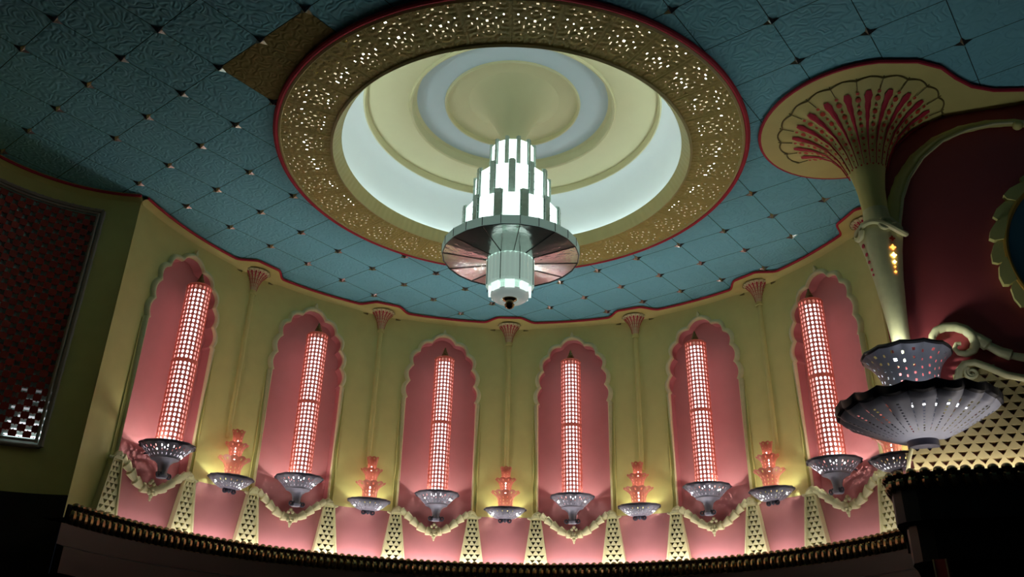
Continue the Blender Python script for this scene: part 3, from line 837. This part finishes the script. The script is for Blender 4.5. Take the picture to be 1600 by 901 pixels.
# ------------------------------------------------------------------ ceiling stars
def build_star():
    root = MB()
    pts = []
    for k in range(8):
        a = PI / 4 * k; r = .0150 if k % 2 == 0 else .0060
        pts.append((r * cos(a), r * sin(a), -.0006))
    root.add(pts + [(0, 0, -.0075)], [(k, (k + 1) % 8, 8) for k in range(8)])
    root.add([(p[0], p[1], 0.0002) for p in pts] + pts, [(k, (k + 1) % 8, 8 + (k + 1) % 8, 8 + k) for k in range(8)])
    return root.build('ceiling_star', M['star'], None, smooth=False)
star = build_star(); used = False
g = GRID; ca, sa = cos(g['phi']), sin(g['phi'])
cam = sc.camera
from bpy_extras.object_utils import world_to_camera_view
bpy.context.view_layer.update()
cmi = cam.matrix_world.inverted()
def in_view(x, y, z, m=.0):
    p = cmi @ Vector((x * U, y * U, Z0 + z * U))
    if p.z > -.1: return False
    px = 800 + 1291.2 * p.x / -p.z; pyy = 450.5 - 1291.2 * p.y / -p.z
    return -m < px < 1600 + m and -m < pyy < 901 + m
def in_poly(x, y, poly):
    c = False; j = len(poly) - 1
    for i in range(len(poly)):
        if (poly[i][1] > y) != (poly[j][1] > y) and x < (poly[j][0] - poly[i][0]) * (y - poly[i][1]) / (poly[j][1] - poly[i][1]) + poly[i][0]: c = not c
        j = i
    return c
LBC = (-.854, 1.324)
for i in range(-14, 14):
    for j in range(-8, 18):
        x = g['ox'] + g['g'] * (-ca * i + sa * j); y = g['oy'] + g['g'] * (sa * i + ca * j)
        dr = math.hypot(x - RC_[0], y - RC_[1]); a = math.degrees(math.atan2(x - CX, y - CY)); d0 = math.hypot(x - CX, y - CY)
        if dr < RO + .008: continue
        if abs(a) < 80 and d0 > border_r(a) - .012: continue
        if math.hypot(x - BC[0], y - BC[1]) < BR + .01 or in_poly(x, y, top): continue
        if x > .69 and y > 1.17: continue
        if y > CY and d0 > .84: continue
        if x < LBC[0] and math.hypot(x - LBC[0], y - LBC[1]) > LR - .02: continue
        if not in_view(x, y, 1.0): continue
        o = star if not used else star.copy()
        if used: col.objects.link(o)
        used = True
        o.location = (x * U, y * U, Z0 + U); o.rotation_euler = (0, 0, PI - g['phi'])
        tag(o, 'small four-pointed metal star at a corner of the blue ceiling tiles', 'ceiling star', 'star studs on the blue ceiling')
# two odd olive tiles left of the ring
for k, (i, lab) in enumerate(((-1, 'olive ceiling tile nearer the left wall, beside the gold ring'), (-2, 'olive ceiling tile nearer the top of the picture, beside the gold ring'))):
    mb = MB(); gg = g['g']; e = .004
    q = [(0, 0), (1, 0), (1, 1), (0, 1)]
    pl = [(gg * (-ca * (a) + sa * b) , gg * (sa * (a) + ca * b)) for a, b in [(e, e), (1 - e, e), (1 - e, 1 - e), (e, 1 - e)]]
    mb.prism(pl, lambda s, z, d: (s, z, d), -.0006, .0002)
    o = mb.build('olive_ceiling_tile', M['olive'], smooth=False)
    x = g['ox'] + gg * (-ca * i); y = g['oy'] + gg * (sa * i)
    o.location = (x * U, y * U, Z0 + U); tag(o, lab, 'ceiling tile', 'olive ceiling tiles')

# ------------------------------------------------------------------ left mosaic screen
def build_screen():
    a1, a0 = -16.8, -62; z0, z1 = .408, .948
    root = empty('mosaic_screen', lpol(LR, -38, z0)); tag(root, 'dark red screen of teal butterfly openings in a grey frame on the shaded left wall', 'wall screen')
    ox, oy, _ = lpol(LR, -38, z0)
    def P(a, h, d): p = lpol(LR - d, a, h); return (p[0] - ox, p[1] - oy, p[2] - z0)
    NA_, NZ = 17, 40
    mb = MB()
    da = (a0 - a1 - 0) ; w = .9
    # lattice cells with butterfly openings in a checker
    ca_ = (a0 + 1.2 - (a1 - 1.8)) / NA_; cz = (z1 - z0 - .03) / NZ
    def cell(i, j, hole):
        aa = a1 - 1.8 + ca_ * i; h0 = z0 + .015 + cz * j
        Q = lambda u, v, d=0: P(aa + ca_ * u, h0 + cz * v, .008 - d)
        if not hole:
            mb.add([Q(0, 0), Q(1, 0), Q(1, 1), Q(0, 1)], [(0, 1, 2, 3)]); return
        bt = [(.04, .06), (.38, .06), (.5, .26), (.62, .06), (.96, .06), (.90, .5), (.96, .94), (.62, .94), (.5, .74), (.38, .94), (.04, .94), (.10, .5)]
        sqr = [(0, 0), (.4, 0), (.5, 0), (.6, 0), (1, 0), (1, .5), (1, 1), (.6, 1), (.5, 1), (.4, 1), (0, 1), (0, .5)]
        vs = [Q(*p) for p in sqr] + [Q(*p) for p in bt] + [Q(p[0], p[1], .003) for p in bt]
        n = 12; fs = []
        for k in range(n): m = (k + 1) % n; fs += [(k, m, n + m, n + k), (n + k, n + m, 2 * n + m, 2 * n + k)]
        mb.add(vs, fs)
    for i in range(NA_):
        for j in range(NZ): cell(i, j, (i + j) % 2 == 0)
    mb.build('pierced_lattice', M['lattice_red'], root, smooth=False)
    mb = MB(); mb.grid(lambda u, v: P(lerp(a1, a0, u), lerp(z0, z1, v), .0012), 24, 2); mb.build('teal_backing', M['teal'], root)
    for h_, e_, aa in ((.018, 4., -30), (.030, 2.6, -28), (.044, 1.7, -30), (.058, 1.1, -27), (.074, .7, -30), (.092, .35, -26), (.112, .2, -29)):  # glowing strips added behind the lower openings, fading upwards
        mb = MB(); mb.tube([P(lerp(-17.6, aa, i / 6), z0 + h_, .0030) for i in range(7)], .0022, 6)
        mb.build('glow_strip', emis('screen_glow', (.9, .95, 1.), e_ * .55), root)
    # frame: stepped molding with leaf nicks
    def frame_line(pts, rads, nm, m):
        mb = MB(); mb.tube(pts, rads, 8, sq=.8); mb.build(nm, m, root)
    def side(off, d): return [P(a1 + off, lerp(z0 - off * .004, z1 + off * .0045, i / 40), d) for i in range(41)]
    def horiz(h, off, d): return [P(lerp(a1 + off, a0, i / 60), h, d) for i in range(61)]
    for off, r, d in ((0, .0055, .006), (-1.7, .0035, .010)):
        rr = [r * (1 + (.18 if i % 3 == 0 and off == 0 else 0)) for i in range(41)]
        frame_line(side(off, d), rr, 'frame_upright', M['panelframe'])
        frame_line(horiz(z1 + off * .0055, off, d), [r * (1 + (.25 if i % 4 == 0 and off == 0 else 0)) for i in range(61)], 'frame_head', M['panelframe'])
        frame_line(horiz(z0 - off * .006, off, d), r, 'frame_sill', M['panelframe'])
build_screen()

# ------------------------------------------------------------------ torch column on the right
def build_torch():
    root = empty('torch_column', (BC[0], BC[1], .50), -R(28)); tag(root, 'large yellow torch column spreading into a red-fluted fan on the ceiling', 'column')
    # orientation: local -y faces camera/left
    prof = [(0, .0215, .30), (.15, .024, .345), (.3, .031, .385), (.45, .043, .418), (.6, .062, .446), (.75, .088, .468), (.88, .118, .483), (1, .150, .4915)]
    fn = flare_surface(prof, -180, 180)
    capital_parts(root, fn, -120, 150, 15, (.30, .90), M['yellow'], 1.0)
    mb = MB(); mb.lathe([(.0135, .0), (.0150, .05), (.0185, .10), (.024, .16), (.031, .21), (.038, .245), (.0395, .255), (.036, .262), (.026, .268), (.0225, .285), (.0215, .302)], 40); mb.build('tapered_shaft', M['cream'], root)
    # scroll collar
    for th, s in ((-60, 1), (20, -1)):
        c = Vector((.040 * sin(R(th)), -.040 * cos(R(th)), .250)); tng = Vector((cos(R(th)), sin(R(th)), 0))
        mb = MB(); pts = []
        for i in range(30):
            t = i / 29; a = -s * PI * 2.4 * t; rr = .013 * (1 - .75 * t)
            pts.append(c + tng * (s * .0 + rr * cos(a)) + Vector((0, 0, rr * sin(a))))
        mb.tube(pts, [.0055 * (1 - .5 * i / 29) for i in range(30)], 8); mb.build('collar_scroll', M['cream'], root)
    mb = MB(); mb.tube([(.0415 * sin(R(t)), -.0415 * cos(R(t)), .248 + .012 * sin(R((t + 60) * 2.2))) for t in range(-62, 120, 6)], .0052, 8); mb.build('collar_roll', M['cream'], root)
    # amber star openings and the red drops on the left edge
    tab = [(.0, .0135), (.05, .0150), (.10, .0185), (.16, .024), (.21, .031), (.245, .038)]
    def spot(th, h, r, m, nm, pet=4):
        rr = interp(tab, h) + .0008
        c = Vector((rr * sin(R(th)), -rr * cos(R(th)), h)); e1 = Vector((cos(R(th)), sin(R(th)), 0)); e2 = Vector((0, 0, 1)); nn = Vector((sin(R(th)), -cos(R(th)), 0))
        mb = MB(); n = 16; vs = []
        for k in range(n):
            a = 2 * PI * k / n; q = r * (.72 + .28 * cos(a * pet)) if pet else r
            vs.append(c + (e1 * cos(a) + e2 * sin(a)) * q)
        vs += [v + nn * .0012 for v in vs]
        mb.add(vs, [tuple(range(n, 2 * n))] + [(k, (k + 1) % n, n + (k + 1) % n, n + k) for k in range(n)])
        mb.build(nm, m, root, smooth=False)
    th = 33
    for h, r, m in ((.224, .0060, M['orange']), (.208, .0058, M['amber']), (.1935, .0055, M['amberhot']), (.181, .0038, M['amberhot']), (.172, .0022, M['amber']), (.163, .0028, M['amber'])):
        spot(th, h, r, m, 'amber_opening')
    for h, r in ((.225, .0040), (.208, .0036), (.193, .0032), (.178, .0026), (.168, .0022)):
        spot(-58, h, r, M['red'], 'red_drop', 0)
build_torch()

def build_urn():
    cx, cy = BC[0] + .003, BC[1]
    zb = .356; root = empty('two_tier_bowl_lamp', (cx, cy, zb)); tag(root, 'large grey two-tier pierced bowl lamp below the torch column, on the balcony edge', 'lamp')
    z = lambda h: h - zb
    def pierced(prof, npet, n_per, mat_, nm, skipf, wobf):
        mb = MB(); mb.lathe(prof, npet * n_per, wob=wobf, skip=skipf); return mb.build(nm, mat_, root)
    # lower wide dish: petals, holes in radial rows
    NPt = 18; 
    def wl(r, h, a, i):
        k = abs(sin(a * NPt / 2)); s = max(0, (r - .05) / .07)
        return (r * (1 + .028 * s * (k - .5)), h + .006 * s * s * (.6 - k))
    prof = [(.018, z(.3685)), (.030, z(.369))] + [(lerp(.030, .113, t / 28), z(.369 + .040 * (t / 28) ** 1.25)) for t in range(1, 29)] + [(.119, z(.4155))]
    def sk(i, j):
        m = i % 18
        if j < 6 or j > 27: return False
        if m in (8, 9) and j % 2 == 0: return True
        if m == 0 and j % 3 != 0: return True
        return False
    pierced(prof, NPt, 18, M['urngrey'], 'lower_dish', sk, wl)
    mb = MB(); mb.lathe([(.119, z(.4155)), (.1235, z(.4190)), (.1250, z(.4310)), (.1150, z(.4340)), (.106, z(.426)), (.100, z(.417)), (.108, z(.4135)), (.116, z(.4150))], NPt * 8, wob=wl); mb.build('lower_rim', M['rimshade'], root)
    mb = MB(); mb.lathe([(.0405, z(.385)), (.037, z(.43)), (.0385, z(.455))], 32); mb.build('neck', M['darkgrey'], root)
    # upper flared cup
    NQ = 12
    def wu(r, h, a, i):
        s = max(0, (r - .045) / .025); k = abs(sin(a * NQ / 2)); return (r * (1 + .02 * s * (k - .5)), h + .003 * s * (.6 - k))
    prof2 = [(lerp(.0385, .047, t / 10) + .0165 * (t / 10) ** 4, z(lerp(.430, .508, t / 10))) for t in [q_ / 2 for q_ in range(21)]] + [(.069, z(.5125))]
    def sk2(i, j):
        m = i % 20
        if j < 3 or j > 19: return False
        return (m in (9, 10, 11) and j % 3 == 1) or (m in (0, 19) and j % 3 == 0)
    pierced(prof2, NQ, 20, M['urngrey'], 'upper_cup', sk2, wu)
    mb = MB(); mb.lathe([(.069, z(.5125)), (.0715, z(.5155)), (.0700, z(.5195)), (.063, z(.521)), (.057, z(.518)), (.058, z(.513)), (.066, z(.511))], NQ * 8, wob=wu); mb.build('upper_rim', M['rimshade'], root)
    mb = MB(); mb.lathe([(.0235, z(.3695)), (.0235, z(.358)), (.020, z(.356)), (.001, z(.3555))], 32); mb.build('collar', M['darkgrey'], root)
    mb = MB(); mb.tube([(0, 0, z(.40)), (.015, .055, z(.40))], .010, 10); mb.build('wall_arm', M['darkgrey'], root)
    mb = MB(); mb.ball((-.024, -.020, z(.503)), .008); mb.build('upper_bulb', M['urnbulb'], root)
    mb = MB()
    mb.tube([(.080 * cos(R(a)), .080 * sin(R(a)), z(.4065)) for a in range(-128, -55, 4)], .0032, 8)
    mb.build('lower_bulb', emis('urn_low_bulb', (.95, .97, 1.0), 9.), root)
build_urn()

# ------------------------------------------------------------------ red wall ornaments
def wall_thing(name, t, z): 
    p = rw(t, z); o = empty(name, p, math.atan2(RT.y, RT.x)); return o
def loc(t0, z0): return lambda t, z, out=0.: (t - t0, -out, z - z0)
root = wall_thing('arch_rib', .15, .75); tag(root, 'long olive leaf rib arching over the dark red wall beside the torch column', 'molding')
f = loc(.15, .75)
def arc_pts(n=60):
    P = [(.020, .745), (.024, .775), (.037, .825), (.055, .865), (.085, .905), (.125, .936), (.17, .952), (.215, .956), (.26, .950), (.31, .93), (.37, .90)]
    out = []
    for i in range(n + 1):
        t = i / n * (len(P) - 1); k = min(len(P) - 2, int(t)); q = t - k
        out.append((lerp(P[k][0], P[k + 1][0], q), lerp(P[k][1], P[k + 1][1], q)))
    return out
ap = arc_pts()
mb = MB(); mb.tube([f(t, z, .006) for t, z in ap], [.0125 * (1 - .55 * i / 60) * (1 + .12 * ((i * .33) % 1)) for i in range(61)], 10, sq=.7, up=(0, 1, 0)); mb.build('leaf_rib', M['yellow'], root)
for t_, z_ in ((.262, .938), (.030, .752)):
    mb = MB(); mb.ball(f(t_, z_, .013), .0088); mb.build('bud', M['yellow'], root)
mb = MB(); mb.tube([f(t + .012, z - .004, .010) for t, z in ap], [.003] * 61, 6, up=(0, 1, 0)); mb.build('inner_fillet', M['cream'], root)

root = wall_thing('round_mirror', .355, .68); tag(root, 'round dark blue mirror edged with olive leaves at the right edge', 'mirror')
f = loc(.355, .68)
mb = MB(); rm = .160
mb.prism([(.355 + rm * cos(2 * PI * k / 64), .68 + rm * sin(2 * PI * k / 64)) for k in range(64)], f, .002, .008); mb.build('glass', M['blueglass'], root, smooth=False)
mb = MB(); mb.tube([f(.355 + .163 * cos(2 * PI * k / 72), .68 + .163 * sin(2 * PI * k / 72), .008) for k in range(73)], .0045, 8); mb.build('gilt_edge', mat('gilt', (.55, .30, .05), .35, metal=.3), root)
mb = MB(); NL = 26
for k in range(NL):
    a = 2 * PI * k / NL; a2 = a + 2 * PI / NL * 1.15
    p0 = (.355 + .166 * cos(a), .68 + .166 * sin(a)); pm = (.355 + .181 * cos(a + .09), .68 + .181 * sin(a + .09)); p1 = (.355 + .187 * cos(a + .19), .68 + .187 * sin(a + .19)), (.355 + .188 * cos(a2), .68 + .188 * sin(a2)), (.355 + .180 * cos(a2 + .02), .68 + .180 * sin(a2 + .02)); pb = (.355 + .166 * cos(a2), .68 + .166 * sin(a2))
    mb.prism([p0, pm, *p1, pb], f, .001, .009 + .003 * (k % 2))
mb.build('leaf_border', M['yellow'], root, smooth=False)

root = wall_thing('scroll_ornament', .09, .53); tag(root, 'pale yellow volute scroll with a leafy tail above the tan lattice', 'wall ornament')
f = loc(.09, .53)
mb = MB(); vp = [(.046, .535), (.049, .548), (.057, .557), (.070, .562), (.086, .561), (.100, .554), (.109, .542), (.111, .528), (.105, .516), (.094, .511), (.083, .514), (.078, .522), (.082, .530), (.089, .530)]
pts = []
for i in range(66):
    t = i / 65 * (len(vp) - 1); k = min(len(vp) - 2, int(t)); q = t - k; pts.append(f(lerp(vp[k][0], vp[k + 1][0], q), lerp(vp[k][1], vp[k + 1][1], q), .010))
mb.tube(pts, [.0035 + .0050 * sin(PI * min(1, (i + 6) / 60)) for i in range(66)], 10, up=(0, 1, 0)); mb.build('volute', M['cream'], root)
mb = MB(); vp = [(.108, .545), (.118, .535), (.130, .522), (.145, .510), (.160, .502), (.185, .494), (.22, .488), (.27, .490)]
pts = []
for i in range(50):
    t = i / 49 * (len(vp) - 1); k = min(len(vp) - 2, int(t)); q = t - k; pts.append(f(lerp(vp[k][0], vp[k + 1][0], q), lerp(vp[k][1], vp[k + 1][1], q), .008))
mb.tube(pts, [(.010 - .004 * i / 49) * (.8 + .45 * ((i / 14) % 1)) for i in range(50)], 10, up=(0, 1, 0)); mb.build('leaf_tail', M['cream'], root)

root = wall_thing('lattice_screen', .10, .30); tag(root, 'tan plaster screen of small triangular openings behind the two-tier bowl lamp', 'lattice screen')
f = loc(.10, .30)
edge = [(-.03, .318), (-.022, .345), (-.008, .380), (.022, .408), (.055, .438), (.070, .462), (.076, .480), (.086, .491), (.101, .4925), (.118, .483), (.142, .467), (.175, .456), (.22, .449), (.30, .445), (.42, .445)]
poly = edge + [(.42, .30), (-.03, .30)]
mb = MB(); cw, ch = .0185, .0125
for j in range(-1, 20):
    for i in range(-4, 26):
        t0 = i * cw + (cw / 2 if j % 2 else 0) ; h0 = .30 + j * ch
        if in_poly(t0 + cw / 2, h0 + ch / 2, poly): 
            tri_cell(mb, lambda u, v, d: f(u, v, .016 + d), t0, t0 + cw, h0, h0 + ch, .010, .82)
mb.build('triangle_lattice', M['biglat'], root, smooth=False)
mb = MB(); mb.tube([f(t, z, .018) for t, z in edge[3:]], [.0062] * (len(edge) - 3), 10, up=(0, 1, 0)); mb.tube([f(t, z, .017) for t, z in edge[:5]], .003, 8); mb.build('top_roll', M['cream'], root)
mb = MB(); curl(mb, .093 - .10, .474 - .30, .0105, PI * 3.2, 1, .0032, -.020, start=PI * .6); mb.build('end_curl', M['cream'], root)
mb = MB(); mb.prism(poly, f, .002, .004); mb.build('backing', M['pink'], root, smooth=False)

# ------------------------------------------------------------------ balcony front
plan = [(.735, 1.60), (.690, 1.50), (.640, 1.40), (.603, 1.335), (.592, 1.305), (.596, 1.285), (.612, 1.268), (.640, 1.254), (.70, 1.235), (.76, 1.218), (.85, 1.195), (.95, 1.165), (1.10, 1.12)]
def resample(P, step):
    out = [P[0]]; acc = 0
    for (x0, y0), (x1, y1) in zip(P, P[1:]):
        L = math.hypot(x1 - x0, y1 - y0); d = step - acc
        while d <= L: out.append((lerp(x0, x1, d / L), lerp(y0, y1, d / L))); d += step
        acc = L - (d - step)
    return out
def build_balcony():
    root = empty('balcony_front', (.65, 1.26, .2)); tag(root, 'black balcony front with a row of bronze beads at the right edge', 'balcony')
    ox, oy = .65, 1.26
    mb = MB(); inner = [(1.10, 1.165), (.95, 1.215), (.80, 1.262), (.70, 1.297), (.662, 1.315), (.655, 1.36), (.755, 1.60)]
    poly = [(x - ox, y - oy) for x, y in plan + inner]
    mb.prism(poly, lambda s, z, d: (s, z, d), .036, .1075); mb.build('parapet', M['black'], root, smooth=False)
    pp = resample([(x - ox, y - oy) for x, y in plan], .0185)
    def pf(i):
        x, y = pp[i]; x2, y2 = pp[min(i + 1, len(pp) - 1)]; x1, y1 = pp[max(0, i - 1)]
        an = math.atan2(y2 - y1, x2 - x1) - PI / 2; return (x, y, an)
    bead_run(root, pf, len(pp), .028, .0082, .110, 'bead_row')
    tp = [(x - ox + .008, y - oy + .030, .109) for x, y in plan[5:]]
    mb = MB(); mb.tube(tp, .003, 6); mb.build('hidden_tube_light', M['balctube'], root)
    mb = MB(); small = [(x - ox + .02, y - oy + .012) for x, y in plan + inner]
    mb.prism(small, lambda s, z, d: (s, z, d), -.02, .036); mb.build('soffit', M['wood'], root, smooth=False)
build_balcony()
root = empty('poster_post', (.630, 1.272, -.32), -R(38)); tag(root, 'dark red post with pale gold marks below the balcony', 'post')
mb = MB(); mb.box((0, 0, .25), (.020, .012, .50)); mb.build('post', mat('post_red', (.45, .07, .05), .4), root, smooth=False)
mb = MB()
for s in (-1, 1): mb.box((s * .0085, -.0065, .25), (.002, .002, .50))
for k in range(12): mb.box((.002 * (k % 2), -.0065, .47 + .0 - k * .006), (.006, .001, .0016))
mb.build('gold_mark', mat('post_gold', (.75, .55, .32), .4), root, smooth=False)
